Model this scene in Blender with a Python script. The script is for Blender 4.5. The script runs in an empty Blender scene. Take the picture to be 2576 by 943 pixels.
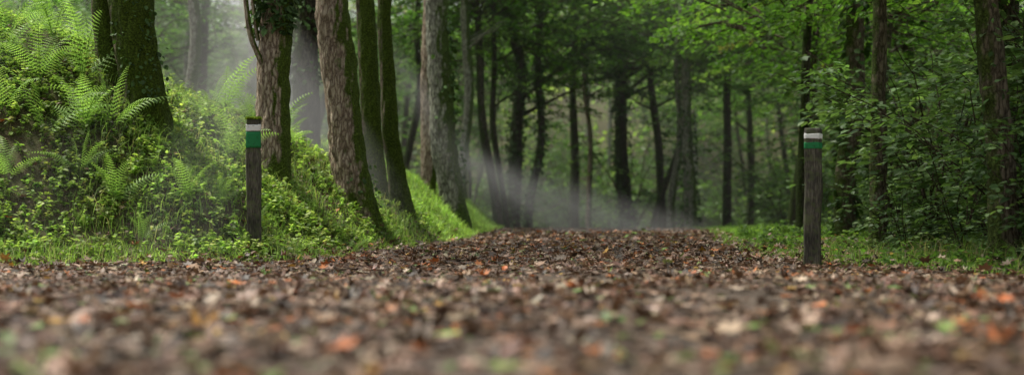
import bpy, math, numpy as np
from mathutils import Vector
R = np.random.default_rng(7)
scene = bpy.context.scene
COL = scene.collection

# ------------------------------------------------------------------ helpers
_T = R.random((64, 64, 64))
def vnoise(p):
    p = np.asarray(p, float); i = np.floor(p).astype(int); f = p - i; f = f*f*(3-2*f)
    r = 0
    for a in (0, 1):
        for b in (0, 1):
            for c in (0, 1):
                w = (f[:, 0] if a else 1-f[:, 0])*(f[:, 1] if b else 1-f[:, 1])*(f[:, 2] if c else 1-f[:, 2])
                r = r + w*_T[(i[:, 0]+a) & 63, (i[:, 1]+b) & 63, (i[:, 2]+c) & 63]
    return r
def n2(x, y, s, k=0.):
    x = np.atleast_1d(np.asarray(x, float)); y = np.atleast_1d(np.asarray(y, float))
    return vnoise(np.stack([x*s+31.7, y*s+17.3, np.full(x.shape, k+.5)], 1))
def sm(a, b, x):
    t = np.clip((x-a)/(b-a), 0, 1); return t*t*(3-2*t)

class MB:
    def __init__(s): s.V = []; s.F = []; s.C = []; s.M = []; s.n = 0
    def add(s, V, F, C=(1, 1, 1), m=0):
        V = np.asarray(V, float); F = np.asarray(F, int); C = np.asarray(C, float)
        if C.ndim == 1: C = np.tile(C, (len(V), 1))
        s.V.append(V); s.F.append(F+s.n); s.C.append(C); s.M.append(np.full(len(F), m)); s.n += len(V)
    def mesh(s, name, mats, smooth=True):
        V = np.concatenate(s.V); F = np.concatenate(s.F); C = np.concatenate(s.C); M = np.concatenate(s.M)
        me = bpy.data.meshes.new(name)
        me.vertices.add(len(V)); me.vertices.foreach_set('co', V.ravel())
        me.loops.add(F.size); me.loops.foreach_set('vertex_index', F.ravel())
        me.polygons.add(len(F)); me.polygons.foreach_set('loop_start', np.arange(0, F.size, 3))
        me.polygons.foreach_set('loop_total', np.full(len(F), 3))
        me.polygons.foreach_set('material_index', M)
        me.polygons.foreach_set('use_smooth', np.full(len(F), smooth))
        a = me.color_attributes.new('tint', 'FLOAT_COLOR', 'POINT')
        a.data.foreach_set('color', np.concatenate([C, np.ones((len(C), 1))], 1).ravel())
        for m in mats: me.materials.append(m)
        me.update(calc_edges=True); me.validate()
        return me
def obj(name, me, parent=None, loc=(0, 0, 0), rotz=0, scale=1, **props):
    o = bpy.data.objects.new(name, me); COL.objects.link(o)
    if parent: o.parent = parent
    o.location = loc; o.rotation_euler = (0, 0, rotz); o.scale = (scale,)*3 if np.isscalar(scale) else scale
    for k, v in props.items(): o[k] = v
    return o

def frames(th, ph, ro):
    X = np.stack([np.cos(th)*np.cos(ph), np.sin(th)*np.cos(ph), np.sin(ph)], 1)
    H = np.stack([-np.sin(th), np.cos(th), 0*th], 1)
    U = np.cross(X, H)
    Y = H*np.cos(ro)[:, None]+U*np.sin(ro)[:, None]
    return X, Y, np.cross(X, Y)
# leaf templates ----------------------------------------------------
T_DIA = (np.array([[0, 0, 0], [.45, .3, .07], [1, 0, -.05], [.45, -.3, .07]]), np.array([[0, 2, 1], [0, 3, 2]]))
T_OVAL = (np.array([[0, 0, 0], [.38, 0, 0], [.72, 0, -.02], [1, 0, -.08], [.22, .23, .05], [.6, .25, .04], [.22, -.23, .05], [.6, -.25, .04]]),
          np.array([[0, 1, 4], [1, 5, 4], [1, 2, 5], [2, 3, 5], [0, 6, 1], [1, 6, 7], [1, 7, 2], [2, 7, 3]]))
_a = np.linspace(-math.pi*.86, math.pi*.86, 13)
_r = np.array([.45, .3, .55, .32, .62, .36, .68, .36, .62, .32, .55, .3, .45])
T_LOBE = (np.concatenate([[[.4, 0, 0]], np.stack([.4+_r*np.cos(_a), _r*np.sin(_a)*.95, _r*.05], 1)]),
          np.array([[0, i, i+1] for i in range(1, 13)]))
def leaves(mb, tpl, P, S, th, ph, ro, C, curl=None, m=0, wid=None):
    T, F = tpl; N = len(P)
    X, Y, Z = frames(th, ph, ro)
    L = np.tile(T[None], (N, 1, 1)).astype(float)
    if wid is not None: L[:, :, 1] *= wid[:, None]
    if curl is not None:
        L[:, :, 2] += curl[0][:, None]*((L[:, :, 0]-.5)**2)*2 + curl[1][:, None]*(L[:, :, 1]**2)*4
    L *= S[:, None, None]
    V = P[:, None]+L[:, :, :1]*X[:, None]+L[:, :, 1:2]*Y[:, None]+L[:, :, 2:3]*Z[:, None]
    k = len(T)
    FF = (F[None]+(np.arange(N)*k)[:, None, None]).reshape(-1, 3)
    mb.add(V.reshape(-1, 3), FF, np.repeat(C, k, 0), m)
def tube(mb, P, r, sides=8, col=(1, 1, 1), rough=0, freq=(20, 5), m=0, flare=None, seed=0, cap=False):
    P = np.asarray(P, float); r = np.asarray(r, float); n = len(P)
    Tn = np.gradient(P, axis=0); Tn /= np.linalg.norm(Tn, axis=1)[:, None]+1e-9
    ref = np.array([0, 1., 0]) if abs(Tn[:, 1]).mean() < .8 else np.array([1., 0, 0])
    A = np.cross(ref, Tn); A /= np.linalg.norm(A, axis=1)[:, None]; B = np.cross(Tn, A)
    a = np.linspace(0, 2*math.pi, sides, endpoint=False)
    rr = np.tile(r[:, None], (1, sides))
    if flare is not None:
        amp, hgt, nr, ph = flare
        h = P[:, 2]-P[0, 2]
        rr = rr*(1+amp*np.exp(-np.maximum(h, 0)/hgt)[:, None]*(.45+.55*np.cos(nr*a+ph)[None]))
    D = np.cos(a)[None, :, None]*A[:, None]+np.sin(a)[None, :, None]*B[:, None]
    V = P[:, None]+D*rr[:, :, None]
    if rough:
        q = V.reshape(-1, 3)+seed*7.3
        w = vnoise(q*np.array([freq[0], freq[0], freq[1]]))-.5
        w2 = vnoise(q*np.array([3.2, 3.2, 1.3])+9)-.5
        w3 = vnoise(q*np.array([freq[0], freq[0], freq[1]])*2.1+4)-.5
        V = V+D*((w*rough+w2*rough*1.8+w3*rough*.5).reshape(n, sides)[:, :, None])
    i, j = np.meshgrid(np.arange(n-1), np.arange(sides), indexing='ij')
    a0 = i*sides+j; a1 = i*sides+(j+1) % sides; b0 = a0+sides; b1 = a1+sides
    F = np.concatenate([np.stack([a0, a1, b1], -1).reshape(-1, 3), np.stack([a0, b1, b0], -1).reshape(-1, 3)])
    V = V.reshape(-1, 3)
    if cap:
        V = np.concatenate([V, P[-1:]]); F = np.concatenate([F, [[(n-1)*sides+q2, (n-1)*sides+(q2+1) % sides, len(V)-1] for q2 in range(sides)]])
    mb.add(V, F, col, m)

# ------------------------------------------------------------------ materials
def nt(name):
    m = bpy.data.materials.new(name); m.use_nodes = True; t = m.node_tree; t.nodes.clear()
    return m, t, t.nodes, t.links
def ramp(n, stops):
    r = n.new('ShaderNodeValToRGB'); e = r.color_ramp.elements
    e[0].position, e[0].color = stops[0][0], (*stops[0][1], 1)
    e[1].position, e[1].color = stops[-1][0], (*stops[-1][1], 1)
    for p, c in stops[1:-1]:
        q = e.new(p); q.color = (*c, 1)
    return r
def leaf_mat(name, trans=.4, rough=.45, var=.5, spec=.4, tmul=(1.3, 1.45, .65)):
    m, t, n, l = nt(name)
    at = n.new('ShaderNodeAttribute'); at.attribute_name = 'tint'
    oi = n.new('ShaderNodeObjectInfo')
    mr = n.new('ShaderNodeMapRange'); mr.inputs[3].default_value = 1-var*.5; mr.inputs[4].default_value = 1+var*.5
    l.new(oi.outputs['Random'], mr.inputs[0])
    tc = n.new('ShaderNodeTexCoord'); no = n.new('ShaderNodeTexNoise'); no.inputs['Scale'].default_value = 40; no.inputs['Detail'].default_value = 2
    l.new(tc.outputs['Object'], no.inputs['Vector'])
    mr2 = n.new('ShaderNodeMapRange'); mr2.inputs[1].default_value = .3; mr2.inputs[2].default_value = .7; mr2.inputs[3].default_value = .75; mr2.inputs[4].default_value = 1.2
    l.new(no.outputs['Fac'], mr2.inputs[0])
    mu = n.new('ShaderNodeMath'); mu.operation = 'MULTIPLY'; l.new(mr.outputs[0], mu.inputs[0]); l.new(mr2.outputs[0], mu.inputs[1])
    sc = n.new('ShaderNodeVectorMath'); sc.operation = 'SCALE'; l.new(at.outputs['Color'], sc.inputs[0]); l.new(mu.outputs[0], sc.inputs['Scale'])
    b = n.new('ShaderNodeBsdfPrincipled'); b.inputs['Roughness'].default_value = rough; b.inputs['Specular IOR Level'].default_value = spec
    l.new(sc.outputs[0], b.inputs['Base Color'])
    tr = n.new('ShaderNodeBsdfTranslucent'); tm = n.new('ShaderNodeVectorMath'); tm.operation = 'MULTIPLY'; tm.inputs[1].default_value = tmul
    l.new(sc.outputs[0], tm.inputs[0]); l.new(tm.outputs[0], tr.inputs['Color'])
    mx = n.new('ShaderNodeMixShader'); mx.inputs[0].default_value = trans
    l.new(b.outputs[0], mx.inputs[1]); l.new(tr.outputs[0], mx.inputs[2])
    o = n.new('ShaderNodeOutputMaterial'); l.new(mx.outputs[0], o.inputs['Surface'])
    return m
def bark_mat(name, c1, c2, c3, moss=.0, mossside=(0, 0, 0), mosscol=(.045, .075, .012), scale=1.):
    m, t, n, l = nt(name)
    tc = n.new('ShaderNodeTexCoord'); mp = n.new('ShaderNodeMapping'); mp.inputs['Scale'].default_value = (1, 1, .3)
    l.new(tc.outputs['Object'], mp.inputs['Vector'])
    n1 = n.new('ShaderNodeTexNoise'); n1.inputs['Scale'].default_value = 38*scale; n1.inputs['Detail'].default_value = 6; n1.inputs['Roughness'].default_value = .65
    l.new(mp.outputs[0], n1.inputs['Vector'])
    vo = n.new('ShaderNodeTexVoronoi'); vo.feature = 'DISTANCE_TO_EDGE'; vo.inputs['Scale'].default_value = 26*scale
    nd = n.new('ShaderNodeVectorMath'); nd.operation = 'MULTIPLY_ADD'; nd.inputs[1].default_value = (.06, .06, .06)
    l.new(n1.outputs['Color'], nd.inputs[0]); l.new(mp.outputs[0], nd.inputs[2]); l.new(nd.outputs[0], vo.inputs['Vector'])
    vm = n.new('ShaderNodeMapRange'); vm.inputs[2].default_value = .18; l.new(vo.outputs['Distance'], vm.inputs[0])
    mi = n.new('ShaderNodeMath'); mi.operation = 'MULTIPLY_ADD'; mi.inputs[1].default_value = .45; l.new(vm.outputs[0], mi.inputs[0])
    n1s = n.new('ShaderNodeMath'); n1s.operation = 'MULTIPLY_ADD'; n1s.inputs[1].default_value = 1.1; n1s.inputs[2].default_value = -.28; l.new(n1.outputs['Fac'], n1s.inputs[0]); l.new(n1s.outputs[0], mi.inputs[2])
    r = ramp(n, [(.1, c1), (.45, c2), (.85, c3)]); l.new(mi.outputs[0], r.inputs[0])
    big = n.new('ShaderNodeTexNoise'); big.inputs['Scale'].default_value = 3.0; big.inputs['Detail'].default_value = 5; big.inputs['Roughness'].default_value = .7
    l.new(tc.outputs['Object'], big.inputs['Vector'])
    ge = n.new('ShaderNodeNewGeometry'); dt = n.new('ShaderNodeVectorMath'); dt.operation = 'DOT_PRODUCT'; dt.inputs[1].default_value = mossside
    l.new(ge.outputs['Normal'], dt.inputs[0])
    ad = n.new('ShaderNodeMath'); ad.operation = 'MULTIPLY_ADD'; ad.inputs[1].default_value = .45; l.new(dt.outputs['Value'], ad.inputs[0]); l.new(big.outputs['Fac'], ad.inputs[2])
    # moss creeps up from the roots
    sz = n.new('ShaderNodeSeparateXYZ'); l.new(tc.outputs['Object'], sz.inputs[0])
    lowm = n.new('ShaderNodeMapRange'); lowm.inputs[1].default_value = 0; lowm.inputs[2].default_value = .7; lowm.inputs[3].default_value = .14; lowm.inputs[4].default_value = 0; l.new(sz.outputs[2], lowm.inputs[0])
    ad2 = n.new('ShaderNodeMath'); l.new(ad.outputs[0], ad2.inputs[0]); l.new(lowm.outputs[0], ad2.inputs[1])
    mm = n.new('ShaderNodeMapRange'); mm.inputs[1].default_value = .78-moss*.6; mm.inputs[2].default_value = .92-moss*.6; l.new(ad2.outputs[0], mm.inputs[0])
    mn = n.new('ShaderNodeTexNoise'); mn.inputs['Scale'].default_value = 60; mn.inputs['Detail'].default_value = 4; l.new(tc.outputs['Object'], mn.inputs['Vector'])
    mr = ramp(n, [(.3, tuple(x*.35 for x in mosscol)), (.55, mosscol), (.75, tuple(min(1, x*2.1) for x in mosscol))]); l.new(mn.outputs['Fac'], mr.inputs[0])
    mx = n.new('ShaderNodeMixRGB'); l.new(mm.outputs[0], mx.inputs[0]); l.new(r.outputs[0], mx.inputs[1]); l.new(mr.outputs[0], mx.inputs[2])
    b = n.new('ShaderNodeBsdfPrincipled'); b.inputs['Roughness'].default_value = .9; b.inputs['Specular IOR Level'].default_value = .2
    l.new(mx.outputs[0], b.inputs['Base Color'])
    bs = n.new('ShaderNodeMath'); bs.operation = 'MULTIPLY_ADD'; bs.inputs[1].default_value = .6; l.new(mn.outputs['Fac'], bs.inputs[0]); l.new(mi.outputs[0], bs.inputs[2])
    bu = n.new('ShaderNodeBump'); bu.inputs['Strength'].default_value = .9; bu.inputs['Distance'].default_value = .025
    l.new(bs.outputs[0], bu.inputs['Height']); l.new(bu.outputs[0], b.inputs['Normal'])
    o = n.new('ShaderNodeOutputMaterial'); l.new(b.outputs[0], o.inputs['Surface'])
    return m
def ground_mat(name, stops, s1=6, s2=70, bump=.03, rough=.95):
    m, t, n, l = nt(name)
    tc = n.new('ShaderNodeTexCoord')
    a = n.new('ShaderNodeTexNoise'); a.inputs['Scale'].default_value = s1; a.inputs['Detail'].default_value = 6; l.new(tc.outputs['Object'], a.inputs['Vector'])
    c = n.new('ShaderNodeTexNoise'); c.inputs['Scale'].default_value = s2; c.inputs['Detail'].default_value = 4; l.new(tc.outputs['Object'], c.inputs['Vector'])
    s = n.new('ShaderNodeMath'); s.operation = 'MULTIPLY_ADD'; s.inputs[1].default_value = .5; l.new(c.outputs['Fac'], s.inputs[0])
    h = n.new('ShaderNodeMath'); h.operation = 'MULTIPLY'; h.inputs[1].default_value = .5; l.new(a.outputs['Fac'], h.inputs[0]); l.new(h.outputs[0], s.inputs[2])
    r = ramp(n, stops); l.new(s.outputs[0], r.inputs[0])
    b = n.new('ShaderNodeBsdfPrincipled'); b.inputs['Roughness'].default_value = rough; b.inputs['Specular IOR Level'].default_value = .2
    l.new(r.outputs[0], b.inputs['Base Color'])
    bu = n.new('ShaderNodeBump'); bu.inputs['Strength'].default_value = 1; bu.inputs['Distance'].default_value = bump; l.new(s.outputs[0], bu.inputs['Height']); l.new(bu.outputs[0], b.inputs['Normal'])
    o = n.new('ShaderNodeOutputMaterial'); l.new(b.outputs[0], o.inputs['Surface'])
    return m

M_LITTER = leaf_mat('dry_leaf', .1, .55, 0, .35, (1.2, 1.0, .8))
M_HERB = leaf_mat('herb_leaf', .45, .5, .2, .3, (1.3, 1.4, .75))
M_GRASS = leaf_mat('grass_blade', .45, .5, 0, .3, (1.3, 1.4, .8))
M_FERN = leaf_mat('fern_leaf', .4, .5, .3, .3, (1.3, 1.4, .8))
M_CROWN = leaf_mat('tree_leaf', .5, .5, .7, .2)
M_HAZEL = leaf_mat('shrub_leaf', .35, .45, .4, .4)
M_IVY = leaf_mat('ivy_leaf', .15, .55, .3, .2)
M_WOODS = leaf_mat('woodland_leaf', .5, .6, 0, .1)
B_BROWN = bark_mat('brown_bark', (.075, .054, .04), (.34, .25, .185), (.6, .5, .39), moss=.2, mossside=(1, -.1, 0), mosscol=(.10, .15, .02))
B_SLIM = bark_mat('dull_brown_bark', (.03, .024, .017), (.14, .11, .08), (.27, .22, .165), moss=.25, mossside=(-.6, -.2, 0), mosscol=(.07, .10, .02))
B_MOSS = bark_mat('mossy_bark', (.03, .024, .016), (.11, .09, .055), (.22, .18, .12), moss=.66, mossside=(.5, -.4, 0), mosscol=(.075, .115, .012))
B_GREY = bark_mat('lichen_bark', (.06, .055, .045), (.22, .215, .17), (.46, .47, .38), moss=.3, mossside=(.8, -.2, 0), mosscol=(.10, .15, .04))
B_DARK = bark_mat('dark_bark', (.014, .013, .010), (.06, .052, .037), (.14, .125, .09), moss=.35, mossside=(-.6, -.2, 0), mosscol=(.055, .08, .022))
B_TWIG = bark_mat('twig_bark', (.02, .015, .01), (.07, .05, .035), (.13, .1, .07))

# ------------------------------------------------------------------ terrain
eLp = np.array([(-60, -16), (0, -9), (8, -7.2), (10, -5.6), (10.7, -4.4), (11.3, -3.0), (11.9, -1.9), (13, -1.65), (16, -1.12), (19, -.7), (22, -.5), (28, -.2), (31, -.4), (36, -4), (42, -12), (60, -30)])
eRp = np.array([(-60, 16), (0, 9), (8, 5.8), (9.8, 3.5), (11, 2.45), (13, 2.3), (18, 2.6), (22, 3.2), (28, 3.7), (30.5, 3.4), (33, 1.5), (38, -4), (44, -11), (60, -27)])
def eL(y): return np.interp(y, eLp[:, 0], eLp[:, 1])
def eR(y): return np.interp(y, eRp[:, 0], eRp[:, 1])
def dleft(x, y):
    x = np.atleast_1d(np.asarray(x, float)); y = np.atleast_1d(np.asarray(y, float))
    best = np.full(x.shape, 1e9)
    for (ya, xa), (yb, xb) in zip(eLp[:-1], eLp[1:]):
        dx, dy = xb-xa, yb-ya; t = np.clip(((x-xa)*dx+(y-ya)*dy)/(dx*dx+dy*dy), 0, 1)
        best = np.minimum(best, np.hypot(x-xa-t*dx, y-ya-t*dy))
    return np.where(x < eL(y), best, -best)
def G(x, y):
    x = np.atleast_1d(np.asarray(x, float)); y = np.atleast_1d(np.asarray(y, float))
    z = .27*sm(9, 28, y)-.55*sm(29, 40, y)
    d = np.maximum(dleft(x, y), 0)
    H = np.interp(y, [0, 8, 12, 14, 16, 22, 28, 36], [5.5, 5.4, 5.0, 3.6, 1.9, 1.25, 1.0, .5])
    ap = np.interp(y, [12.2, 14], [.6, .12])
    sl = np.interp(y, [14, 16], [.86, 1.0])
    a = .3*np.minimum(d, ap)+sl*np.maximum(d-ap, 0)
    bank = H*np.tanh(a/H)
    z = z+bank*(1-sm(40, 48, y))
    dr = np.maximum(x-eR(y), 0)
    z = z+.04*np.minimum(dr, 1)*sm(9, 13, y)
    rough = np.clip(d*1.5, 0, 1)+np.clip(dr, 0, 1)*.5
    z = z+(n2(x, y, 1.1)-.5)*.16*rough+(n2(x, y, 3.1, 3)-.5)*.09*rough+(n2(x, y, 2.2, 5)-.5)*.04+(n2(x, y, .7, 6)-.5)*.05
    r = np.hypot(x, y)
    z = z+np.minimum(.36*np.maximum(r-50, 0), 16)*sm(50, 60, r)+(n2(x, y, .12, 8)-.5)*2.2*sm(50, 60, r)
    return z
def gz(x, y): return float(G(x, y)[0])
def grid(xs, ys, off=0, fn=None):
    X, Y = np.meshgrid(xs, ys); Z = G(X.ravel(), Y.ravel())+off
    V = np.stack([X.ravel(), Y.ravel(), Z], 1); w = len(xs)
    i, j = np.meshgrid(np.arange(len(ys)-1), np.arange(w-1), indexing='ij'); a = i*w+j
    F = np.concatenate([np.stack([a, a+1, a+w+1], -1).reshape(-1, 3), np.stack([a, a+w+1, a+w], -1).reshape(-1, 3)])
    return V, F
M_SOIL = ground_mat('forest_soil', [(.3, (.045, .035, .018)), (.45, (.09, .07, .04)), (.55, (.08, .09, .03)), (.7, (.16, .13, .08))])
M_PATH = ground_mat('path_soil', [(.3, (.03, .022, .016)), (.5, (.08, .06, .045)), (.7, (.21, .17, .14))], 2, 45, .015)
xs = np.concatenate([np.linspace(-400, -40, 13), np.linspace(-38, -11, 28), np.linspace(-10.6, 10, 170), np.linspace(10.5, 38, 40), np.linspace(42, 400, 13)])
ys = np.concatenate([np.linspace(-300, -10, 10), np.linspace(-8, 7.5, 28), np.linspace(7.7, 32, 220), np.linspace(32.5, 75, 80), np.linspace(80, 400, 14)])
mb = MB(); V, F = grid(xs, ys); mb.add(V, F)
obj('ground', mb.mesh('ground', [M_SOIL]), kind='structure', label='dark woodland soil rising into a bank beside the path', category='ground')
# path
mb = MB(); yy = np.concatenate([np.linspace(-20, 7, 50), np.linspace(7.2, 40, 230)]); u = np.linspace(0, 1, 60)
Y, U = np.meshgrid(yy, u, indexing='ij'); wob = (n2(Y.ravel(), Y.ravel()*0+U.ravel().round(), 1.3)-.5).reshape(Y.shape)*.25
X = eL(Y)*(1-U)+eR(Y)*U+wob
V = np.stack([X.ravel(), Y.ravel(), G(X.ravel(), Y.ravel())+.02], 1)
i, j = np.meshgrid(np.arange(len(yy)-1), np.arange(59), indexing='ij'); a = i*60+j
F = np.concatenate([np.stack([a, a+1, a+61], -1).reshape(-1, 3), np.stack([a, a+61, a+60], -1).reshape(-1, 3)])
mb.add(V, F); obj('path', mb.mesh('path', [M_PATH]), kind='structure', label='brown earth woodland path curving between green verges', category='path')

# ------------------------------------------------------------------ fallen leaves
def pick(pal, w, n):
    pal = np.array(pal, float); w = np.array(w, float)/sum(w)
    c = pal[R.choice(len(pal), n, p=w)]
    return c*(R.uniform(.65, 1.35, (n, 1)))*(1+R.normal(0, .05, (n, 3)))
PAL = [(.17, .10, .064), (.09, .055, .036), (.27, .18, .12), (.04, .027, .02), (.42, .32, .24), (.40, .14, .045), (.42, .26, .06), (.12, .20, .045), (.22, .30, .10)]
PW = [25, 24, 15, 18, 7, 3.0, 1.2, 2.2, 1.2]
def scatter_path(n, y0, y1, over=.0, ylaw=1.):
    y = y0+(y1-y0)*R.random(n)**ylaw
    lo = np.maximum(eL(y)-over, -1.5-y*.5); hi = np.minimum(eR(y)+over, 1.5+y*.5)
    x = lo+(hi-lo)*R.random(n)
    return x, y
mb = MB()
for (n, y0, y1, over, smin, smax, law) in [(26000, 1.6, 7, 0, .03, .08, .8), (42000, 7, 14, .45, .028, .068, 1), (40000, 14, 33, .2, .028, .07, 1.1), (8000, 10, 18, 4., .035, .08, 1)]:
    x, y = scatter_path(n, y0, y1, over, law)
    keep = R.random(n) < .25+.75*sm(.3, .5, .6*n2(x, y, 1.3, 21)+.4*n2(x, y, 5., 22)); x = x[keep]; y = y[keep]; n = len(x)
    onbank = over > 3
    z = G(x, y)+.021+R.random(n)**2*(.07 if onbank else .018)
    first = R.random(n) < .55
    for k, tp in enumerate((T_OVAL, T_LOBE)):
        s = first if k == 0 else ~first
        q = s.sum()
        up = (R.random(q) < .07)*R.uniform(.1, .7, q)
        leaves(mb, tp, np.stack([x, y, z], 1)[s], R.uniform(smin, smax, q)*(1.1 if k else 1), R.uniform(0, 6.28, q), R.normal(0.02, .3 if onbank else .08, q)+up, R.normal(0, .14, q),
               pick(PAL, PW, q), (R.normal(.05, .12, q), R.normal(.05, .08, q)+(R.random(q) < .08)*.35), wid=R.uniform(.8, 1.4, q))
# larger freshly dropped leaves lying on top
n = 560; x, y = scatter_path(n, 2.4, 26, .2, .9); z = G(x, y)+.036
leaves(mb, T_LOBE, np.stack([x, y, z], 1), R.uniform(.065, .115, n), R.uniform(0, 6.28, n), R.normal(.06, .12, n)+(R.random(n) < .2)*.4, R.normal(0, .15, n),
       pick([(.48, .16, .045), (.44, .27, .055), (.36, .2, .12), (.2, .32, .07), (.3, .19, .13), (.2, .12, .08)], [2.5, .8, 3, 1, 4, 3], n), (R.normal(.1, .1, n), R.normal(.1, .1, n)), wid=R.uniform(.8, 1.1, n))
obj('fallen_leaves', mb.mesh('fallen_leaves', [M_LITTER]), kind='stuff', label='brown and orange dry leaves carpeting the path', category='fallen leaves')

# ------------------------------------------------------------------ undergrowth herbs
def in_view(x, y, m=1.2): return np.abs(x) < .36*y+m
GR = [(.19, .29, .07), (.27, .39, .09), (.36, .49, .14), (.12, .19, .05), (.44, .51, .18)]
def herbs(mb, x, y, hmin, hmax, smin, smax, pal, pw, per=7):
    n = len(x); h = R.uniform(hmin, hmax, n); z = G(x, y)
    lean = R.normal(0, .25, (n, 2))*h[:, None]
    k = np.repeat(np.arange(n), per); N = len(k); t = R.uniform(.45, 1, N)
    th = R.uniform(0, 6.28, N)
    P = np.stack([x[k]+lean[k, 0]*t, y[k]+lean[k, 1]*t, z[k]+h[k]*t], 1)
    tone = .4+1.2*n2(x, y, 1.5, 33)
    base = pick(pal, pw, n)*tone[:, None]
    C = base[k]*R.uniform(.8, 1.2, (N, 1))
    leaves(mb, T_OVAL, P, R.uniform(smin, smax, N), th, R.normal(-.05, .35, N), R.normal(0, .3, N), C, wid=R.uniform(.9, 1.5, N))
    w = .0022; s0 = np.stack([x, y, z-.01], 1); s1 = s0+np.concatenate([lean, h[:, None]], 1)
    V = np.stack([s0+[w, 0, 0], s0-[w, 0, 0], s1], 1).reshape(-1, 3)
    mb.add(V, np.arange(n*3).reshape(-1, 3), np.repeat(base*.7, 3, 0))
mb = MB()
n = 60000; x = R.uniform(-9, 0, n); y = R.uniform(9.5, 20, n); d = dleft(x, y)
dens = sm(.02, .3, d)*(.2+.8*sm(.38, .52, .6*n2(x, y, 1.6, 2)+.4*n2(x, y, 4., 7)))*np.interp(y, [14, 15, 18], [1, .45, .25])
k = (R.random(n) < dens) & in_view(x, y, .9)
x, y = x[k], y[k]
sz = R.random(len(x)) < .87
herbs(mb, x[sz], y[sz], .03, .13, .02, .05, GR, [3, 5, 4, 2, 2], 8)
herbs(mb, x[~sz], y[~sz], .05, .22, .035, .065, GR, [3, 5, 4, 3, 1], 7)
n = 5000; x = R.uniform(2, 10, n); y = R.uniform(9.5, 26, n); k = (x > eR(y)+.3) & in_view(x, y) & (R.random(n) < sm(.4, .6, n2(x, y, .9, 4)))
herbs(mb, x[k], y[k], .04, .2, .03, .07, [(.09, .17, .04), (.14, .24, .05), (.18, .3, .07)], [3, 3, 1], 7)
obj('undergrowth', mb.mesh('undergrowth', [M_HERB]), kind='stuff', label='low bright green nettles and herbs covering the bank', category='undergrowth')

# grass
def grass(mb, x, y, h0, h1, pal, pw, w=.004):
    n = len(x); z = G(x, y)-.005; h = R.uniform(h0, h1, n); a = R.uniform(0, 6.28, n); b = R.uniform(0, 6.28, n); l = h*R.uniform(.2, .9, n)
    dx, dy = np.cos(a)*w, np.sin(a)*w; lx, ly = np.cos(b)*l, np.sin(b)*l
    p0 = np.stack([x, y, z], 1); D = np.stack([dx, dy, 0*dx], 1); L = np.stack([lx, ly, 0*lx], 1); U = np.stack([0*h, 0*h, h], 1)
    V = np.stack([p0+D, p0-D, p0+.25*L+.6*U+D*.8, p0+.25*L+.6*U-D*.8, p0+L+.92*U], 1).reshape(-1, 3)
    F = (np.array([[0, 1, 3], [0, 3, 2], [2, 3, 4]])[None]+(np.arange(n)*5)[:, None, None]).reshape(-1, 3)
    mb.add(V, F, np.repeat(pick(pal, pw, n)*(.6+.8*n2(x, y, 1.7, 41))[:, None], 5, 0))
mb = MB()
n = 90000; x = R.uniform(-5, 0, n); y = R.uniform(16.5, 33, n); d = dleft(x, y); k = (d > -.05) & (d < 3.2) & in_view(x, y) & (R.random(n) < sm(16.5, 19, y)); x = x[k]; y = y[k]
grass(mb, x, y, .05, .15, [(.32, .5, .11), (.42, .62, .18), (.24, .38, .08)], [3, 2, 1], .006)
n = 26000; x = R.uniform(-8, -1, n); y = R.uniform(10.5, 17, n); d = dleft(x, y); k = (d > 0) & in_view(x, y) & (n2(x, y, 1.1, 9) > .42)
grass(mb, x[k], y[k], .06, .26, [(.26, .42, .1), (.36, .5, .16), (.44, .42, .22)], [3, 2, 1], .0028)
n = 60000; x = R.uniform(-6, -1, n); y = R.uniform(10.3, 17, n); d = dleft(x, y); k = (d > -.08) & (d < .9) & (R.random(n) < 1-d) & in_view(x, y)
grass(mb, x[k], y[k], .03, .10, [(.32, .5, .1), (.4, .56, .15), (.2, .34, .07)], [3, 2, 1.5], .004)
obj('bank_grass', mb.mesh('bank_grass', [M_GRASS]), kind='stuff', label='fine bright green grass on the sunlit bank', category='grass')
mb = MB()
n = 100000; x = R.uniform(1.8, 8, n); y = R.uniform(9.3, 31, n); d = x-eR(y)
k = (d > -.05) & in_view(x, y) & (R.random(n) < np.clip(1.5-d/1.8, .1, 1)*(.55+.45*sm(.35, .6, n2(x, y, 1.2, 12)))); x = x[k]; y = y[k]
grass(mb, x, y, .03, .10, [(.20, .37, .06), (.31, .49, .11), (.12, .22, .04)], [3, 3, 1.5], .005)
n = 3800; x = R.uniform(2.6, 6, n); y = R.uniform(9.2, 12, n); d = x-eR(y); k = (d > .2) & in_view(x, y) & (n2(x, y, 1.6, 15) > .45)
grass(mb, x[k], y[k], .1, .28, [(.14, .26, .05), (.28, .28, .12), (.38, .33, .2)], [4, 2, 1], .003)
obj('verge_grass', mb.mesh('verge_grass', [M_GRASS]), kind='stuff', label='short green grass verge with taller dry tufts', category='grass')

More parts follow.
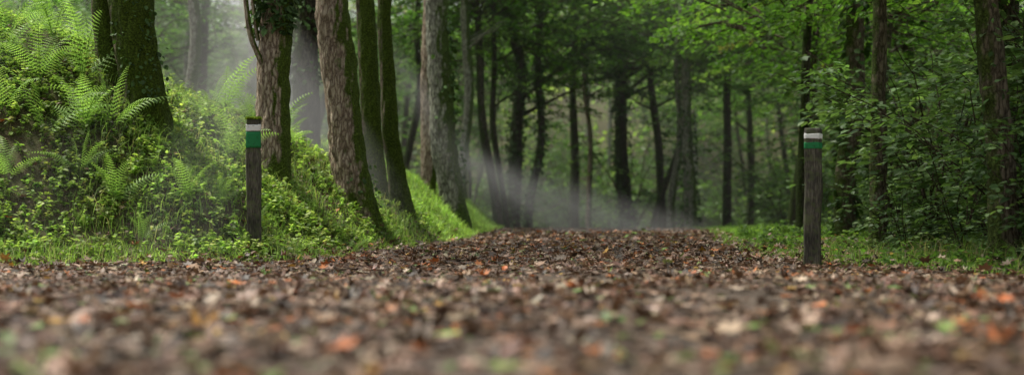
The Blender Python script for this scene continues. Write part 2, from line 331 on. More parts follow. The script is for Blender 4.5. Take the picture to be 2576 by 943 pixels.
# ------------------------------------------------------------------ ferns
def fern_mesh(seed, nf=9, L=.78):
    mb = MB(); rr = np.random.default_rng(seed)
    for f in range(nf):
        a = f/nf*6.28+rr.normal(0, .3); l = L*rr.uniform(.7, 1.15); e = rr.uniform(.8, 1.4); npn = 20
        t = np.linspace(0, 1, npn+1); ang = e-1.2*t**1.7; ds = l/npn
        rx = np.concatenate([[0], np.cumsum(np.cos(ang[:-1])*ds)]); rz = np.concatenate([[0], np.cumsum(np.sin(ang[:-1])*ds)])
        ca, sa = math.cos(a), math.sin(a)
        P = np.stack([rx*ca, rx*sa, rz], 1); col = np.array([.34, .54, .14])*rr.uniform(.75, 1.2)
        tube(mb, P, np.linspace(.004, .001, npn+1), 4, col*.6)
        tw = rr.normal(0, .5); side0 = np.array([-sa, ca, 0])
        for i in range(3, npn):
            pl = l*.2*math.sin(min(1, (t[i])*1.9+.12)*1.57)*(1-t[i])**.75+.006
            tn = P[i+1]-P[i-1]; tn /= np.linalg.norm(tn); up0 = np.cross(tn, side0); up0 *= np.sign(up0[2]+1e-6)
            side = side0*math.cos(tw)+up0*math.sin(tw); up = np.cross(tn, side); up *= np.sign(up[2]+1e-6)
            for s in (1, -1):
                dr = side*s*.93+tn*.38-up*.1; dr /= np.linalg.norm(dr); wv = np.cross(dr, up); wv /= np.linalg.norm(wv)
                k = 6; q = np.linspace(0, 1, k); w = l*.0135*(1-q*.85)
                C0 = P[i]+dr[None]*(q*pl)[:, None]-up[None]*(q**2*pl*.2)[:, None]
                E1 = C0+wv*w[:, None]*(1.2); E2 = C0-wv*w[:, None]*(1.2)
                Vv = []; Ff = []
                for j in range(k-1):
                    b = len(Vv); Vv += [C0[j], C0[j+1], (E1[j]+dr*pl*.06), (E2[j]+dr*pl*.06)]; Ff += [[b, b+1, b+2], [b, b+3, b+1]]
                mb.add(Vv, Ff, col*(.85+.3*t[i]))
    return mb.mesh('fern', [M_FERN], False)
FM = [fern_mesh(11, 7), fern_mesh(12, 6), fern_mesh(13, 8)]
ferns = [(-3.85, 12.75, 1.0), (-4.15, 12.6, .95), (-3.65, 12.9, .9), (-4.4, 13.2, 1.05), (-4.05, 13.4, 1.1), (-2.75, 14.0, .8), (-2.85, 12.5, .75), (-3.1, 14.6, .95), (-2.6, 12.7, .5),
         (-1.55, 13.7, .4), (-4.3, 12.1, .6), (-2.75, 15.6, .8), (-2.55, 15.9, .7), (-3.4, 12.2, .65), (-1.35, 15.9, .35), (-4.3, 14.4, .9), (-2.95, 16.2, .8), (-2.0, 17.2, .5), (-4.75, 13.3, .95), (-4.55, 12.7, .85), (-4.5, 13.9, 1.0), (-4.9, 13.8, 1.0), (-3.2, 15.8, 1.0), (-2.7, 16.6, .9), (-2.3, 12.9, .45), (-3.1, 11.95, .4), (-3.75, 12.35, .6)]
for i, (x, y, s) in enumerate(ferns):
    obj('fern', FM[i % 3], loc=(x, y, gz(x, y)-.02), rotz=R.uniform(0, 6), scale=s, label='arching bright green fern growing on the bank', category='fern', group='ferns on the bank')

# ------------------------------------------------------------------ posts
def wood_mat():
    m, t, n, l = nt('weathered_wood')
    tc = n.new('ShaderNodeTexCoord'); mp = n.new('ShaderNodeMapping'); mp.inputs['Scale'].default_value = (1, 1, .12); l.new(tc.outputs['Object'], mp.inputs['Vector'])
    a = n.new('ShaderNodeTexNoise'); a.inputs['Scale'].default_value = 120; a.inputs['Detail'].default_value = 6; l.new(mp.outputs[0], a.inputs['Vector'])
    r = ramp(n, [(.25, (.02, .017, .012)), (.5, (.08, .073, .054)), (.72, (.19, .175, .13))]); l.new(a.outputs['Fac'], r.inputs[0])
    c = n.new('ShaderNodeTexNoise'); c.inputs['Scale'].default_value = 26; c.inputs['Detail'].default_value = 5; l.new(tc.outputs['Object'], c.inputs['Vector'])
    k = n.new('ShaderNodeMapRange'); k.inputs[1].default_value = .5; k.inputs[2].default_value = .62; k.inputs[4].default_value = .8; l.new(c.outputs['Fac'], k.inputs[0])
    x = n.new('ShaderNodeMixRGB'); x.inputs[2].default_value = (.10, .12, .05, 1); l.new(k.outputs[0], x.inputs[0]); l.new(r.outputs[0], x.inputs[1])
    v = n.new('ShaderNodeTexNoise'); v.inputs['Scale'].default_value = 6; v.inputs['Detail'].default_value = 6; l.new(tc.outputs['Object'], v.inputs['Vector'])
    vr = n.new('ShaderNodeMapRange'); vr.inputs[1].default_value = .3; vr.inputs[2].default_value = .7; vr.inputs[3].default_value = .4; vr.inputs[4].default_value = 1.4; l.new(v.outputs['Fac'], vr.inputs[0])
    xs_ = n.new('ShaderNodeVectorMath'); xs_.operation = 'SCALE'; l.new(x.outputs[0], xs_.inputs[0]); l.new(vr.outputs[0], xs_.inputs['Scale'])
    b = n.new('ShaderNodeBsdfPrincipled'); b.inputs['Roughness'].default_value = .85; l.new(xs_.outputs[0], b.inputs['Base Color'])
    u = n.new('ShaderNodeBump'); u.inputs['Strength'].default_value = .9; u.inputs['Distance'].default_value = .008; l.new(a.outputs['Fac'], u.inputs['Height']); l.new(u.outputs[0], b.inputs['Normal'])
    o = n.new('ShaderNodeOutputMaterial'); l.new(b.outputs[0], o.inputs['Surface']); return m
def paint_mat(name, c, dirt):
    m, t, n, l = nt(name)
    tc = n.new('ShaderNodeTexCoord'); a = n.new('ShaderNodeTexNoise'); a.inputs['Scale'].default_value = 45; a.inputs['Detail'].default_value = 6; l.new(tc.outputs['Object'], a.inputs['Vector'])
    r = ramp(n, [(.3, dirt), (.42, c), (.75, tuple(min(1, v*1.05) for v in c))]); l.new(a.outputs['Fac'], r.inputs[0])
    b = n.new('ShaderNodeBsdfPrincipled'); b.inputs['Roughness'].default_value = .65; l.new(r.outputs[0], b.inputs['Base Color'])
    u = n.new('ShaderNodeBump'); u.inputs['Strength'].default_value = .25; u.inputs['Distance'].default_value = .002; l.new(a.outputs['Fac'], u.inputs['Height']); l.new(u.outputs[0], b.inputs['Normal'])
    o = n.new('ShaderNodeOutputMaterial'); l.new(b.outputs[0], o.inputs['Surface']); return m
M_WOOD = wood_mat(); M_WHITE = paint_mat('white_paint', (.9, .92, .89), (.55, .54, .48)); M_GREEN = paint_mat('green_paint', (.008, .22, .06), (.01, .10, .03))
M_MOSSC = leaf_mat('moss', .2, .9, 0, .1)
def loft(hw, hd, zs, sc, rough, seed, jit=0, closed=True):
    ns = 40; a = np.linspace(0, 2*math.pi, ns, endpoint=False); e = 2/7
    cx = np.sign(np.cos(a))*np.abs(np.cos(a))**e*hw; cy = np.sign(np.sin(a))*np.abs(np.sin(a))**e*hd
    V = []
    for z, s in zip(zs, sc):
        q = np.stack([cx*s, cy*s, np.full(ns, z)], 1)
        w = (vnoise(np.stack([q[:, 0]*60+seed, q[:, 1]*60, q[:, 2]*5], 1))-.5)*rough
        w += (vnoise(np.stack([q[:, 0]*8+seed, q[:, 1]*8, q[:, 2]*3], 1))-.5)*rough*1.2
        q[:, :2] *= (1+w/hw)[:, None]
        if jit: q[:, 2] += (vnoise(np.stack([a*9, a*0+z*50, a*0+seed], 1))-.5)*jit
        V.append(q)
    V = np.concatenate(V); n = len(zs); F = []
    for i in range(n-1):
        for j in range(ns):
            p = i*ns+j; r = i*ns+(j+1) % ns; F += [[p, r, r+ns], [p, r+ns, p+ns]]
    V = np.concatenate([V, [[0, 0, zs[-1]]]]); F += [[(n-1)*ns+j, (n-1)*ns+(j+1) % ns, len(V)-1] for j in range(ns)]
    return V, F
def post(x, y, h, hw, tilt, rotz, white, green, moss, label):
    z = gz(x, y); e = obj('marker_post', None, loc=(x, y, z), label=label, category='post', group='waymarker posts beside the path')
    e.rotation_euler = (tilt[0], tilt[1], rotz)
    zs = np.concatenate([[-.25], np.linspace(-.02, h-.02, 60), [h-.012, h-.004, h]]); sc = np.concatenate([np.ones(61), [.98, .94, .86]])
    mb = MB(); V, F = loft(hw, hw*.8, zs, sc, .014, x, 0); mb.add(V, F)
    obj('post_shaft', mb.mesh('post_shaft', [M_WOOD]), e)
    for nm, (a, b), mt in (('white_band', white, M_WHITE), ('green_band', green, M_GREEN)):
        mb = MB(); q = np.linspace(h-b, h-a, 8); V, F = loft(hw+.003, hw*.8+.003, np.concatenate([[q[0]], q, [q[-1]]]), np.concatenate([[.96], np.ones(8), [.96]]), .014, x, .012); mb.add(V, F[:-40])
        obj(nm, mb.mesh(nm, [mt]), e)
    if moss:
        mb = MB(); n = 1500; P = np.stack([R.uniform(-hw, hw, n), R.uniform(-hw*.8, hw*.8, n), h-.006+R.random(n)**2*.016], 1)
        leaves(mb, T_DIA, P, R.uniform(.008, .022, n), R.uniform(0, 6.28, n), R.uniform(0, 1.4, n), R.normal(0, .5, n), pick([(.2, .3, .03), (.32, .42, .07), (.1, .15, .02)], [2, 2, 1], n))
        obj('moss_cap', mb.mesh('moss_cap', [M_MOSSC]), e)
post(-2.23, 12.3, 1.12, .063, (0, -.008), .12, (.05, .105), (.112, .25), True, 'weathered wooden post with white and green bands and mossy top')
post(2.34, 11.1, 1.085, .063, (0, .018), -.3, (.045, .083), (.112, .16), False, 'dark weathered wooden post with narrow white and green bands')

# ------------------------------------------------------------------ tree parts
TL = [(.09, .20, .035), (.13, .265, .05), (.18, .33, .07), (.06, .13, .03), (.3, .28, .07), (.24, .39, .09)]
TW = [4, 4, 3, 3, .2, 1]
def crown_mesh(seed, rx=2.6, rz=1.9, sprays=120, per=46, size=.115, tpl=T_DIA, low=False):
    rr = np.random.default_rng(seed); mb = MB()
    c = rr.normal(0, 1, (sprays, 3)); c /= np.linalg.norm(c, axis=1)[:, None]; c *= (rr.random(sprays)**.45)[:, None]
    c *= [rx, rx, rz]
    for p in c:
        out = math.atan2(p[1], p[0])+rr.normal(0, .5); L = rr.uniform(.5, 1.1); n = per
        u = rr.random(n); v = rr.normal(0, .24, n)*L*(1-.4*u)
        X = p[0]+math.cos(out)*u*L-math.sin(out)*v; Y = p[1]+math.sin(out)*u*L+math.cos(out)*v
        Z = p[2]-u**2*L*.3+rr.normal(0, .035, n)
        base = np.array(TL)[rr.choice(6, p=np.array(TW)/sum(TW))]
        C = base[None]*rr.uniform(.7, 1.3, (n, 1))
        leaves(mb, tpl, np.stack([X, Y, Z], 1), rr.uniform(.7, 1.2, n)*size, out+rr.normal(0, .9, n), rr.normal(-.2, .3, n), rr.normal(0, .35, n), C, wid=rr.uniform(.9, 1.3, n))
        q0 = np.array(p)*.55+np.array([0, 0, -.3]); tip = np.array([p[0]+math.cos(out)*L, p[1]+math.sin(out)*L, p[2]-L*.3])
        tube(mb, [q0, (q0+p)/2+[0, 0, .1], p, tip], [.014, .011, .007, .003], 4, (1, 1, 1), m=1)
    return mb.mesh('crown', [M_CROWN, B_TWIG], False)
CR = [crown_mesh(21, 2.6, 1.9, 100), crown_mesh(22, 2.3, 2.3, 95), crown_mesh(23, 3.0, 1.6, 105)]
CS = [crown_mesh(24, 2.3, 1.5, 26, 34), crown_mesh(25, 2.1, 1.8, 24, 34)]
CM = [crown_mesh(26, 2.0, 1.5, 75, 46, .10, T_OVAL), crown_mesh(27, 2.3, 1.3, 75, 46, .10, T_OVAL)]
def ivy_mesh(P, r, n, seed, side=None, size=.06, thick=.08):
    rr = np.random.default_rng(seed); mb = MB(); P = np.asarray(P)
    t = rr.random(n)*(len(P)-1.001); i = t.astype(int); f = (t-i)[:, None]; c = P[i]*(1-f)+P[i+1]*f; rad = r[i]
    a = rr.uniform(0, 6.28, n) if side is None else side+rr.normal(0, .8, n)
    cl = vnoise(np.stack([np.cos(a)*2+seed, np.sin(a)*2, c[:, 2]*2.5], 1)); k = cl > .38
    c, a, rad, n = c[k], a[k], rad[k], k.sum(); o = rad*1.02+rr.random(n)**1.5*thick
    Q = c+np.stack([np.cos(a)*o, np.sin(a)*o, 0*a], 1)
    leaves(mb, T_OVAL, Q, rr.uniform(.6, 1.2, n)*size, a+rr.normal(0, .8, n), rr.normal(-.7, .4, n), rr.normal(0, .5, n), np.array([.065, .12, .035])[None]*rr.uniform(.5, 1.8, (n, 1)), wid=rr.uniform(1.1, 1.7, n))
    return mb.mesh('ivy', [M_IVY], False)
tid = [0]
def tree(x, y, ctrl, r0, rt, mat, label, H=8., near=False, crown=None, ivy=None, extra=None, flare=.7, cs=1., cz=None):
    """ctrl: list of (height, dx); x offsets of the trunk centre line"""
    tid[0] += 1; s = tid[0]; z = gz(x, y)
    e = obj('tree', None, loc=(x, y, z), label=label, category='tree', group='trees in the wood')
    hs = np.array([c[0] for c in ctrl]); dx = np.array([c[1] for c in ctrl])
    nz = 90 if near else 26
    t = np.concatenate([[-.3], np.linspace(0, 3.6, nz) if near else np.linspace(0, H*.7, nz), np.linspace(3.7 if near else H*.72, H, 12)])
    if hs[-1] < H:
        sl = (dx[-1]-dx[-2])/(hs[-1]-hs[-2]); hs = np.append(hs, H); dx = np.append(dx, dx[-1]+sl*.5*(H-ctrl[-1][0]))
    X = np.interp(t, hs, dx)
    kk = 5 if near else 2; Xp = np.pad(X, kk, mode='edge'); X = np.convolve(Xp, np.ones(2*kk+1)/(2*kk+1), 'valid')
    Y = (n2(t*.35, t*0+s, 1)-.5)*.25
    if not near: X = X+(n2(t*.6, t*0+s, 1, 3)-.5)*.45
    rad = np.interp(t, [0, 3, H], [r0, rt, rt*.35]); P = np.stack([X, Y, t], 1)
    mb = MB(); tube(mb, P, rad, 44 if near else 14, rough=.045*min(1, r0/.2)*(1 if near else .6), freq=(26, 6), flare=(flare, .3, R.integers(3, 6), R.uniform(0, 6)), seed=s)
    rr = np.random.default_rng(100+s)
    if extra:
        for (Q, q0, q1) in extra: 
            Q = np.asarray(Q, float); tt = np.linspace(0, 1, 30); ss = np.linspace(0, 1, len(Q)); QQ = np.stack([np.interp(tt, ss, Q[:, c]) for c in range(3)], 1)
            if len(Q) > 2:
                for c in range(3): QQ[2:-2, c] = np.convolve(QQ[:, c], np.ones(5)/5, 'valid')
            tube(mb, QQ, np.linspace(q0, q1, 30), 28 if q0 > .1 else 8, rough=.03*min(1, q0/.15), freq=(26, 5), seed=s+3)
    ctop = H-.6 if cz is None else cz
    for b in range(7):
        h = rr.uniform(max(2.6, ctop-2.6), H*.97); a = rr.uniform(0, 6.28); L = rr.uniform(1., 2.1)
        p0 = np.array([np.interp(h, t, X), np.interp(h, t, Y), h]); u = np.linspace(0, 1, 7)
        Q = p0[None]+np.stack([np.cos(a)*u*L, np.sin(a)*u*L, u*L*.55-.15*u**2], 1)+rr.normal(0, .04, (7, 3))*u[:, None]
        tube(mb, Q, np.interp(h, t, rad)*.4*(1-u*.85), 6, rough=.004)
    obj('trunk', mb.mesh('trunk', [mat]), e)
    cm = crown if crown is not None else (CR[s % 3] if y > 26 else CS[s % 2])
    obj('crown', cm, e, loc=(float(np.interp(ctop, t, X)), 0, ctop), rotz=R.uniform(0, 6.28), scale=(cs, cs, cs*R.uniform(.8, 1.1)))
    if ivy:
        h0, h1, n, side, sz = ivy; q = np.linspace(h0, h1, 20)
        PP = np.stack([np.interp(q, t, X), np.interp(q, t, Y), q], 1)
        obj('ivy', ivy_mesh(PP, np.interp(q, t, rad), n, s, side, sz), e)
    return e
# near trees on the bank
tree(-3.40, 13.4, [(0, 0), (.4, -.08), (.9, -.17), (1.6, -.23), (3.2, -.27)], .19, .165, B_MOSS, 'old twin stemmed tree thick with moss on the bank', near=True, flare=.7,
     extra=[([(-.2, .12, -.2), (-.38, .18, .4), (-.52, .2, .9), (-.57, .2, 2), (-.64, .2, 6)], .12, .09)], ivy=(.2, 1.2, 200, -1.2, .05))
tree(-2.43, 14.5, [(0, 0), (1, -.03), (2, .02), (3.2, .1)], .18, .145, B_BROWN, 'brown barked tree with ivy around its upper trunk', near=True, flare=.6,
     ivy=(1.45, 3.4, 1700, None, .09), extra=[([(-.1, -.1, 1.15), (-.22, -.18, 1.45), (-.28, -.2, 2.0), (-.42, -.2, 2.9)], .03, .015), ([(-.15, -.1, 1.4), (-.2, -.15, 1.8), (-.25, -.2, 2.6)], .02, .01)])
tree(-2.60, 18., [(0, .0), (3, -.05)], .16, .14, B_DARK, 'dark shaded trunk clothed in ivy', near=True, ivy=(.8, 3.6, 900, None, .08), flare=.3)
tree(-1.72, 15.9, [(0, 0), (.45, -.10), (1.35, -.19), (2.4, -.31), (3.2, -.4)], .215, .16, B_BROWN, 'large leaning tree with pale flaky bark and mossy flank', near=True, flare=.7, ivy=(.0, .5, 90, -.3, .05))
tree(-1.64, 17.4, [(0, 0), (1, -.09), (2.6, -.17)], .115, .11, B_MOSS, 'slim tree trunk coated in green moss', near=True, flare=.7)
tree(-1.36, 17.9, [(0, 0), (.5, -.09), (1.1, -.17), (2.2, -.24), (3, -.26)], .12, .08, B_MOSS, 'mossy leaning trunk with curved base at the path edge', near=True, flare=1.2)
tree(-.86, 22., [(0, 0), (1.2, -.2), (3, -.3)], .215, .175, B_GREY, 'grey green lichened tree on the grassy bank', near=True, flare=.6, ivy=(.6, 3.2, 320, .2, .08))
tree(-1.33, 22.8, [(0, 0), (2, -.02), (4, .05)], .13, .11, B_BROWN, 'slender brown trunk on the grassy bank', near=True, flare=.3)
# middle distance
D_ = 'dark slender trunk standing in the shaded wood'
I_ = 'dark ivy covered trunk in the shaded wood'
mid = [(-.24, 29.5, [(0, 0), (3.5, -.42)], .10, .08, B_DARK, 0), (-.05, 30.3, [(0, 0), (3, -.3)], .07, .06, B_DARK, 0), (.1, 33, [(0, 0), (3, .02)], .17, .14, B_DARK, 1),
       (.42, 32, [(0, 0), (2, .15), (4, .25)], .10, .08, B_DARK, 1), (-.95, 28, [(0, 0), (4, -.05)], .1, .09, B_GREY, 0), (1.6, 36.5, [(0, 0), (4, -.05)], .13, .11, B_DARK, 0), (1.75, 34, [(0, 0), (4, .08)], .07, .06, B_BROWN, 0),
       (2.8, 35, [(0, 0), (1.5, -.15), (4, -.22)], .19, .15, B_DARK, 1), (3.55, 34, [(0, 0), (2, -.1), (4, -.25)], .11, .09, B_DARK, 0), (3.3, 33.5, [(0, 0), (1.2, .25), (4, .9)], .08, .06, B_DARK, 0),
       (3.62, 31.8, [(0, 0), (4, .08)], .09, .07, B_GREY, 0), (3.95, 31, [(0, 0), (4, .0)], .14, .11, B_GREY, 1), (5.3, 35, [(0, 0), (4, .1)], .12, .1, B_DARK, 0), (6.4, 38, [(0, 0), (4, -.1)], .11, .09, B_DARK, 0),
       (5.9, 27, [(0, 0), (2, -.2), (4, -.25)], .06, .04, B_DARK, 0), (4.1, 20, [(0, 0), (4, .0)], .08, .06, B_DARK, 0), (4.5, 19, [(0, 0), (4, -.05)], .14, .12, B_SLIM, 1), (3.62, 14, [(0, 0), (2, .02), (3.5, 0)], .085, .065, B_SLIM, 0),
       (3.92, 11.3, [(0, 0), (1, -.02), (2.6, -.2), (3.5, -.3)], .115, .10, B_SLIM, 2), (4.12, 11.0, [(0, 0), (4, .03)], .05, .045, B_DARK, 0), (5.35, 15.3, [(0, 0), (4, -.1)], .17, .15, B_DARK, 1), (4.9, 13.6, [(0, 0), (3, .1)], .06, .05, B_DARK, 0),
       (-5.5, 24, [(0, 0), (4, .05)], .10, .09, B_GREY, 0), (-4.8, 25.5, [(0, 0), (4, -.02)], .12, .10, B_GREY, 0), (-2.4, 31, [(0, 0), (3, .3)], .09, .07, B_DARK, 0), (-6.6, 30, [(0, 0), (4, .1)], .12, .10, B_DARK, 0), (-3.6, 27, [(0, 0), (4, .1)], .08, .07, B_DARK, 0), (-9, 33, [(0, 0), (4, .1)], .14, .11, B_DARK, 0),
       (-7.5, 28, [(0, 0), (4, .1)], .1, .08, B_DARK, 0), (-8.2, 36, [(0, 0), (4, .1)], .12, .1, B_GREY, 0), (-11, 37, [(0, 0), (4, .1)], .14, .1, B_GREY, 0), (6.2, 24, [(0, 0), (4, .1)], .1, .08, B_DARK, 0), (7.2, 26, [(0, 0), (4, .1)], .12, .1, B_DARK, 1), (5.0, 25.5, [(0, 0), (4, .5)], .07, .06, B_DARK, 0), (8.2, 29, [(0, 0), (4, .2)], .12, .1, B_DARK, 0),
       (8.0, 34, [(0, 0), (4, -.6)], .1, .08, B_DARK, 0), (10.2, 33, [(0, 0), (4, .1)], .12, .09, B_DARK, 0), (9.6, 38, [(0, 0), (4, -.2)], .13, .1, B_DARK, 0), (12, 37, [(0, 0), (4, .1)], .1, .08, B_DARK, 0)]  # the last right-hand trees are added so their crowns darken that side
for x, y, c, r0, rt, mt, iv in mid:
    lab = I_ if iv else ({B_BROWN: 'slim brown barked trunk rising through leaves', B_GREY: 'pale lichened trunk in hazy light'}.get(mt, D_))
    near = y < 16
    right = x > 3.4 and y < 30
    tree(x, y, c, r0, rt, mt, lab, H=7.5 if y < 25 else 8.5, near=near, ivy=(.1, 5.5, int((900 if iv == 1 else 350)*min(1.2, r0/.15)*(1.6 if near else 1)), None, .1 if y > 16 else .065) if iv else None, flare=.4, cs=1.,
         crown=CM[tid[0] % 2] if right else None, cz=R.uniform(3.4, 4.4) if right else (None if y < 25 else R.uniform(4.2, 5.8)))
# further wood
k = 0
while k < 30:
    y = R.uniform(38, 58); x = R.uniform(-.42, .42)*y
    if eL(y)-1 < x < eR(y)+1: continue
    k += 1; r = R.uniform(.05, .11)
    tree(x, y, [(0, 0), (4, R.normal(0, .45))], r, r*.85, B_DARK if R.random() < .6 else B_GREY, 'thin dark trunk with leafy crown deep in the wood', H=R.uniform(8, 10), flare=.3, cs=R.uniform(1.0, 1.3), cz=R.uniform(4.5, 7.5))

# ------------------------------------------------------------------ shrubs
def shrub_mesh(seed, H=3.2, stems=6, leafsize=.085, spread=1.3, twigs=12, lpt=13, pal=TL, pw=TW, tpl=T_OVAL):
    rr = np.random.default_rng(seed); st = MB(); lf = MB(); pal = np.array(pal)
    for s in range(stems):
        a = rr.uniform(0, 6.28); L = H*rr.uniform(.6, 1.1); u = np.linspace(0, 1, 12); out = spread*rr.uniform(.4, 1.2)
        wx = np.cumsum(rr.normal(0, .03, 12)); wy = np.cumsum(rr.normal(0, .03, 12))
        P = np.stack([math.cos(a)*out*u**1.5+wx, math.sin(a)*out*u**1.5+wy, L*(u-.18*u**3)-.1*(1-u)], 1)
        tube(st, P, .012*(1-u*.8)+.002, 6)
        for w in range(twigs):
            q = rr.uniform(.08, 1); p = np.array([np.interp(q, u, P[:, c]) for c in range(3)]); b = a+rr.normal(0, 1.4); l = rr.uniform(.35, 1.05)*(1.15-.4*q)
            v = np.linspace(0, 1, 6); T = p+np.stack([np.cos(b)*v*l, np.sin(b)*v*l, .12*v*l-.4*l*v**2], 1)+rr.normal(0, .012, (6, 3))
            tube(st, T, .004*(1-v*.75), 4)
            n = lpt; t = np.linspace(.15, 1, n); C = np.stack([np.interp(t, v, T[:, c]) for c in range(3)], 1)
            sd = np.where(np.arange(n) % 2 == 0, 1, -1); th = b+sd*rr.uniform(.5, 1.2, n); base = pal[rr.choice(len(pal), p=np.array(pw)/sum(pw))]
            C += rr.normal(0, .02, (n, 3))
            leaves(lf, tpl, C, rr.uniform(.5, 1.3, n)*leafsize, th, rr.normal(-.12, .22, n), rr.normal(0, .28, n), base[None]*rr.uniform(.65, 1.35, (n, 1)), wid=rr.uniform(1.0, 1.4, n))
    return st.mesh('stems', [B_TWIG]), lf.mesh('foliage', [M_HAZEL], False)
HZ = [(.10, .17, .065), (.135, .225, .09), (.21, .31, .13), (.05, .095, .035)]
SH = [shrub_mesh(31, pal=HZ, pw=[3, 3, 2, 2], twigs=11, lpt=13, leafsize=.125), shrub_mesh(32, pal=HZ, pw=[3, 3, 2, 2], stems=7, twigs=10, lpt=13, leafsize=.115), shrub_mesh(33, H=2.4, spread=1.5, pal=HZ, pw=[3, 3, 1, 2], stems=7, twigs=11, lpt=13, leafsize=.12)]
UL = [(.10, .205, .045), (.15, .28, .06), (.22, .37, .085), (.06, .12, .028)]
SF = [shrub_mesh(41, H=3.6, stems=7, leafsize=.13, spread=1.9, twigs=16, lpt=12, tpl=T_DIA, pal=UL, pw=[3, 3, 2, 2]), shrub_mesh(42, H=2.6, stems=8, leafsize=.13, spread=1.8, twigs=14, lpt=12, tpl=T_DIA, pal=UL, pw=[3, 3, 2, 2])]
def shrub(x, y, ms, s, label, group):
    e = obj('shrub', None, loc=(x, y, gz(x, y)), rotz=R.uniform(0, 6.28), scale=s, label=label, category='shrub', group=group)
    obj('stems', ms[0], e); obj('foliage', ms[1], e)
for i, (x, y, s) in enumerate([(4.3, 12.2, .75), (4.9, 11.8, .9), (4.5, 13.2, .95), (5.2, 13.4, 1.0), (4.3, 14.6, .85), (5.2, 15.0, 1.1), (6.0, 14.2, 1.2), (4.9, 16.4, 1.0), (5.7, 17, 1.2), (6.6, 16.2, 1.2), (5.0, 18.6, 1.0), (5.8, 19.4, 1.3), (7.1, 19, 1.3), (3.9, 12.4, .5), (3.7, 13.4, .45), (5.6, 21.5, 1.1), (6.6, 22.5, 1.3), (8.2, 22, 1.4), (4.1, 10.7, .5), (4.5, 10.7, .75), (4.4, 11.4, .7)]):
    shrub(x, y, SH[i % 3], s, 'dense hazel shrub with layered oval leaves', 'hazel shrubs beside the verge')
pts = []
while len(pts) < 80:
    y = R.uniform(26, 56); x = R.uniform(-.4, .42)*y
    if eL(y)-1.2 < x < eR(y)+1.6: continue
    if y < 34 and x < 5: continue
    pts.append((x, y))
pts += [(-5.5, 30), (-7.6, 31), (-9.5, 32), (-4.2, 33), (-6.4, 34), (-11, 35), (-8.6, 27.5), (-6.2, 26.5), (-4.2, 29), (-10, 29)]
for i, (x, y) in enumerate(pts):
    shrub(x, y, SF[i % 2], R.uniform(.7, 1.4), 'loose green woodland shrub under the trees', 'understorey shrubs')

# ------------------------------------------------------------------ distant woodland on the hillside
mb = MB(); nc = 1700
th = R.uniform(-.55, .55, nc); r = R.uniform(52, 88, nc); cx = np.sin(th)*r; cy = np.cos(th)*r; cz = G(cx, cy)+R.uniform(0, 3.5, nc)
cr = R.uniform(.7, 1.7, nc); per = 75; kk = np.repeat(np.arange(nc), per); N = len(kk)
o = R.normal(0, 1, (N, 3)); o /= np.linalg.norm(o, axis=1)[:, None]; o *= (R.random(N)**.4)[:, None]*cr[kk][:, None]*[1.2, 1.2, .75]
base = pick([(.06, .13, .025), (.14, .27, .05), (.33, .5, .1), (.42, .55, .14)], [4, 3, 2.5, 1], nc)
leaves(mb, T_DIA, np.stack([cx, cy, cz], 1)[kk]+o, R.uniform(.16, .3, N), R.uniform(0, 6.28, N), R.normal(-.2, .4, N), R.normal(0, .4, N), base[kk]*R.uniform(.75, 1.25, (N, 1)))
obj('distant_woodland', mb.mesh('distant_woodland', [M_WOODS], False), kind='stuff', label='mass of green leaves on the wooded hillside', category='woodland')

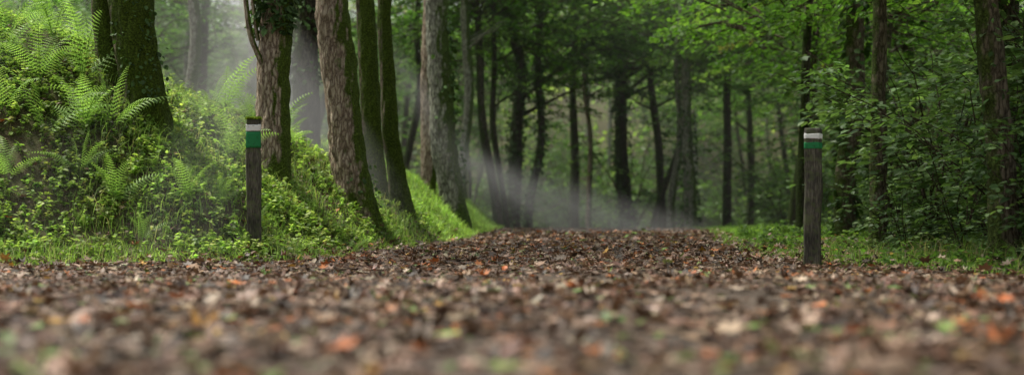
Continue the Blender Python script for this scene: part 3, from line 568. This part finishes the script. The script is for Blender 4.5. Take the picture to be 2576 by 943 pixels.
# ------------------------------------------------------------------ mist shaped into light shafts, and haze
def beam(S, E, r0, r1, dens, a0=0, a1=.25, pw=1.6, e0=.6, name='mist'):  # light shaft modelled as a tapered mist volume, its shape not cast by the sun
    S = Vector(S); E = Vector(E); L = (E-S).length
    m, t, n, l = nt('beam_shaped_mist')
    tc = n.new('ShaderNodeTexCoord'); sp = n.new('ShaderNodeSeparateXYZ'); l.new(tc.outputs['Object'], sp.inputs[0])
    def M(op, a, b=None, c=None):
        q = n.new('ShaderNodeMath'); q.operation = op
        for i, v in enumerate((a, b, c)):
            if v is None: continue
            if isinstance(v, (int, float)): q.inputs[i].default_value = v
            else: l.new(v, q.inputs[i])
        return q.outputs[0]
    x2 = M('MULTIPLY', sp.outputs[0], sp.outputs[0]); rad = M('SQRT', M('MULTIPLY_ADD', sp.outputs[1], sp.outputs[1], x2))
    zz = M('DIVIDE', sp.outputs[2], L); rz = M('MULTIPLY_ADD', zz, r1-r0, r0)
    q = M('MAXIMUM', M('SUBTRACT', 1., M('DIVIDE', rad, rz)), 0.); q = M('POWER', q, pw)
    mp = n.new('ShaderNodeMapping'); mp.inputs['Scale'].default_value = (1.6, 1.6, .2); l.new(tc.outputs['Object'], mp.inputs['Vector'])
    no = n.new('ShaderNodeTexNoise'); no.inputs['Scale'].default_value = 1.5; no.inputs['Detail'].default_value = 2; l.new(mp.outputs[0], no.inputs['Vector'])
    nr = n.new('ShaderNodeMapRange'); nr.inputs[1].default_value = .35; nr.inputs[2].default_value = .65; nr.inputs[3].default_value = .5; nr.inputs[4].default_value = 1.4; l.new(no.outputs['Fac'], nr.inputs[0])
    q = M('MULTIPLY', q, nr.outputs[0])
    f0 = n.new('ShaderNodeMapRange'); f0.interpolation_type = 'SMOOTHSTEP'; f0.inputs[1].default_value = a0; f0.inputs[2].default_value = a1; l.new(zz, f0.inputs[0])
    f1 = n.new('ShaderNodeMapRange'); f1.interpolation_type = 'SMOOTHSTEP'; f1.inputs[1].default_value = 1; f1.inputs[2].default_value = e0; l.new(zz, f1.inputs[0])
    q = M('MULTIPLY', M('MULTIPLY', q, f0.outputs[0]), M('MULTIPLY', f1.outputs[0], dens))
    v = n.new('ShaderNodeVolumeScatter'); v.inputs['Color'].default_value = (1, 1, .97, 1); v.inputs['Anisotropy'].default_value = .1; l.new(q, v.inputs['Density'])
    o = n.new('ShaderNodeOutputMaterial'); l.new(v.outputs[0], o.inputs['Volume'])
    mb = MB(); tube(mb, [(0, 0, 0), (0, 0, L)], [r0, r1], 20)
    Vv = np.concatenate(mb.V+[np.array([[0, 0, 0], [0, 0, L]])]); F = [list(f) for f in mb.F[0]]
    for j in range(20): F += [[40, (j+1) % 20, j], [41, 20+j, 20+(j+1) % 20]]
    mb2 = MB(); mb2.add(Vv, F)
    ob = obj(name, mb2.mesh('mist', [m], False), kind='stuff', label='mist shaped as a pale light shaft slanting between trunks', category='mist', loc=S)
    ob.rotation_mode = 'QUATERNION'; ob.rotation_quaternion = (E-S).to_track_quat('Z', 'Y')
beam((-3.6, 25, 2.6), (4.9, 23.5, -.8), .2, .75, .95, .2, .55, 1.4)
beam((-3.0, 24.5, 3.0), (2.6, 22.5, -.9), .2, .65, .8, .25, .6, 1.4)
beam((-3.2, 24, 4.8), (.4, 20.5, -.2), .15, .6, .45, .2, .5, 1.4)
beam((-4.6, 19.5, 5.5), (-1.5, 16.4, -.2), .25, .85, 1.5, .2, .45, 1.3)
beam((-3.2, 17.5, 3.6), (-5.8, 11.4, .5), .2, 1.0, .34, .15, .5, 1.2, .5)
beam((-3.1, 17.5, 3.6), (-4.3, 10.6, -.6), .2, .9, .30, .3, .65, 1.1, .5)
beam((-3.1, 17.5, 3.8), (-2.7, 10.8, -.5), .15, .7, .42, .3, .65, 1.2, .5)
beam((-5.5, 26, 7), (-3.3, 19, .5), .5, 2.0, .18)
# thin even haze further back
m, t, n, l = nt('haze'); v = n.new('ShaderNodeVolumeScatter'); v.inputs['Density'].default_value = .0045; v.inputs['Color'].default_value = (1, 1, .95, 1)
o = n.new('ShaderNodeOutputMaterial'); l.new(v.outputs[0], o.inputs['Volume'])
V = np.array([[a, b, c] for a in (-34, 34) for b in (24, 95) for c in (-3, 16)], float)
F = [[0, 1, 3], [0, 3, 2], [4, 6, 7], [4, 7, 5], [0, 4, 5], [0, 5, 1], [2, 3, 7], [2, 7, 6], [0, 2, 6], [0, 6, 4], [1, 5, 7], [1, 7, 3]]
mb = MB(); mb.add(V, F); obj('haze', mb.mesh('haze', [m], False), kind='stuff', label='thin morning haze hanging among the trees', category='mist')

# ------------------------------------------------------------------ light, sky, camera
w = bpy.data.worlds.new('World'); scene.world = w; w.use_nodes = True; nn = w.node_tree.nodes; ll = w.node_tree.links
bg = nn['Background']; sky = nn.new('ShaderNodeTexSky'); sky.sky_type = 'NISHITA'; sky.sun_disc = False
sd = Vector((-.42, .22, .88)).normalized(); sky.dust_density = 3.0
sky.sun_elevation = math.asin(sd.z); sky.sun_rotation = math.atan2(sd.x, sd.y)
hs = nn.new('ShaderNodeHueSaturation'); hs.inputs['Saturation'].default_value = .25; ll.new(sky.outputs[0], hs.inputs['Color']); ll.new(hs.outputs[0], bg.inputs[0]); bg.inputs[1].default_value = .15
L = bpy.data.lights.new('sun', 'SUN'); L.energy = 5.; L.angle = math.radians(9); L.color = (1, .95, .83)
lo = bpy.data.objects.new('sun', L); COL.objects.link(lo); lo.rotation_euler = sd.to_track_quat('Z', 'Y').to_euler(); lo.location = (-10, 10, 15)
cam = bpy.data.cameras.new('camera'); cam.lens = 50; cam.sensor_width = 36; cam.clip_end = 1500; cam.clip_start = .05
cam.dof.use_dof = True; cam.dof.focus_distance = 13.; cam.dof.aperture_fstop = 1.1
co = bpy.data.objects.new('camera', cam); COL.objects.link(co); co.location = (0, 0, .33); co.rotation_euler = (math.radians(91.62), 0, 0)
scene.camera = co
scene.view_settings.view_transform = 'Standard'; scene.view_settings.look = 'None'; scene.view_settings.exposure = 0
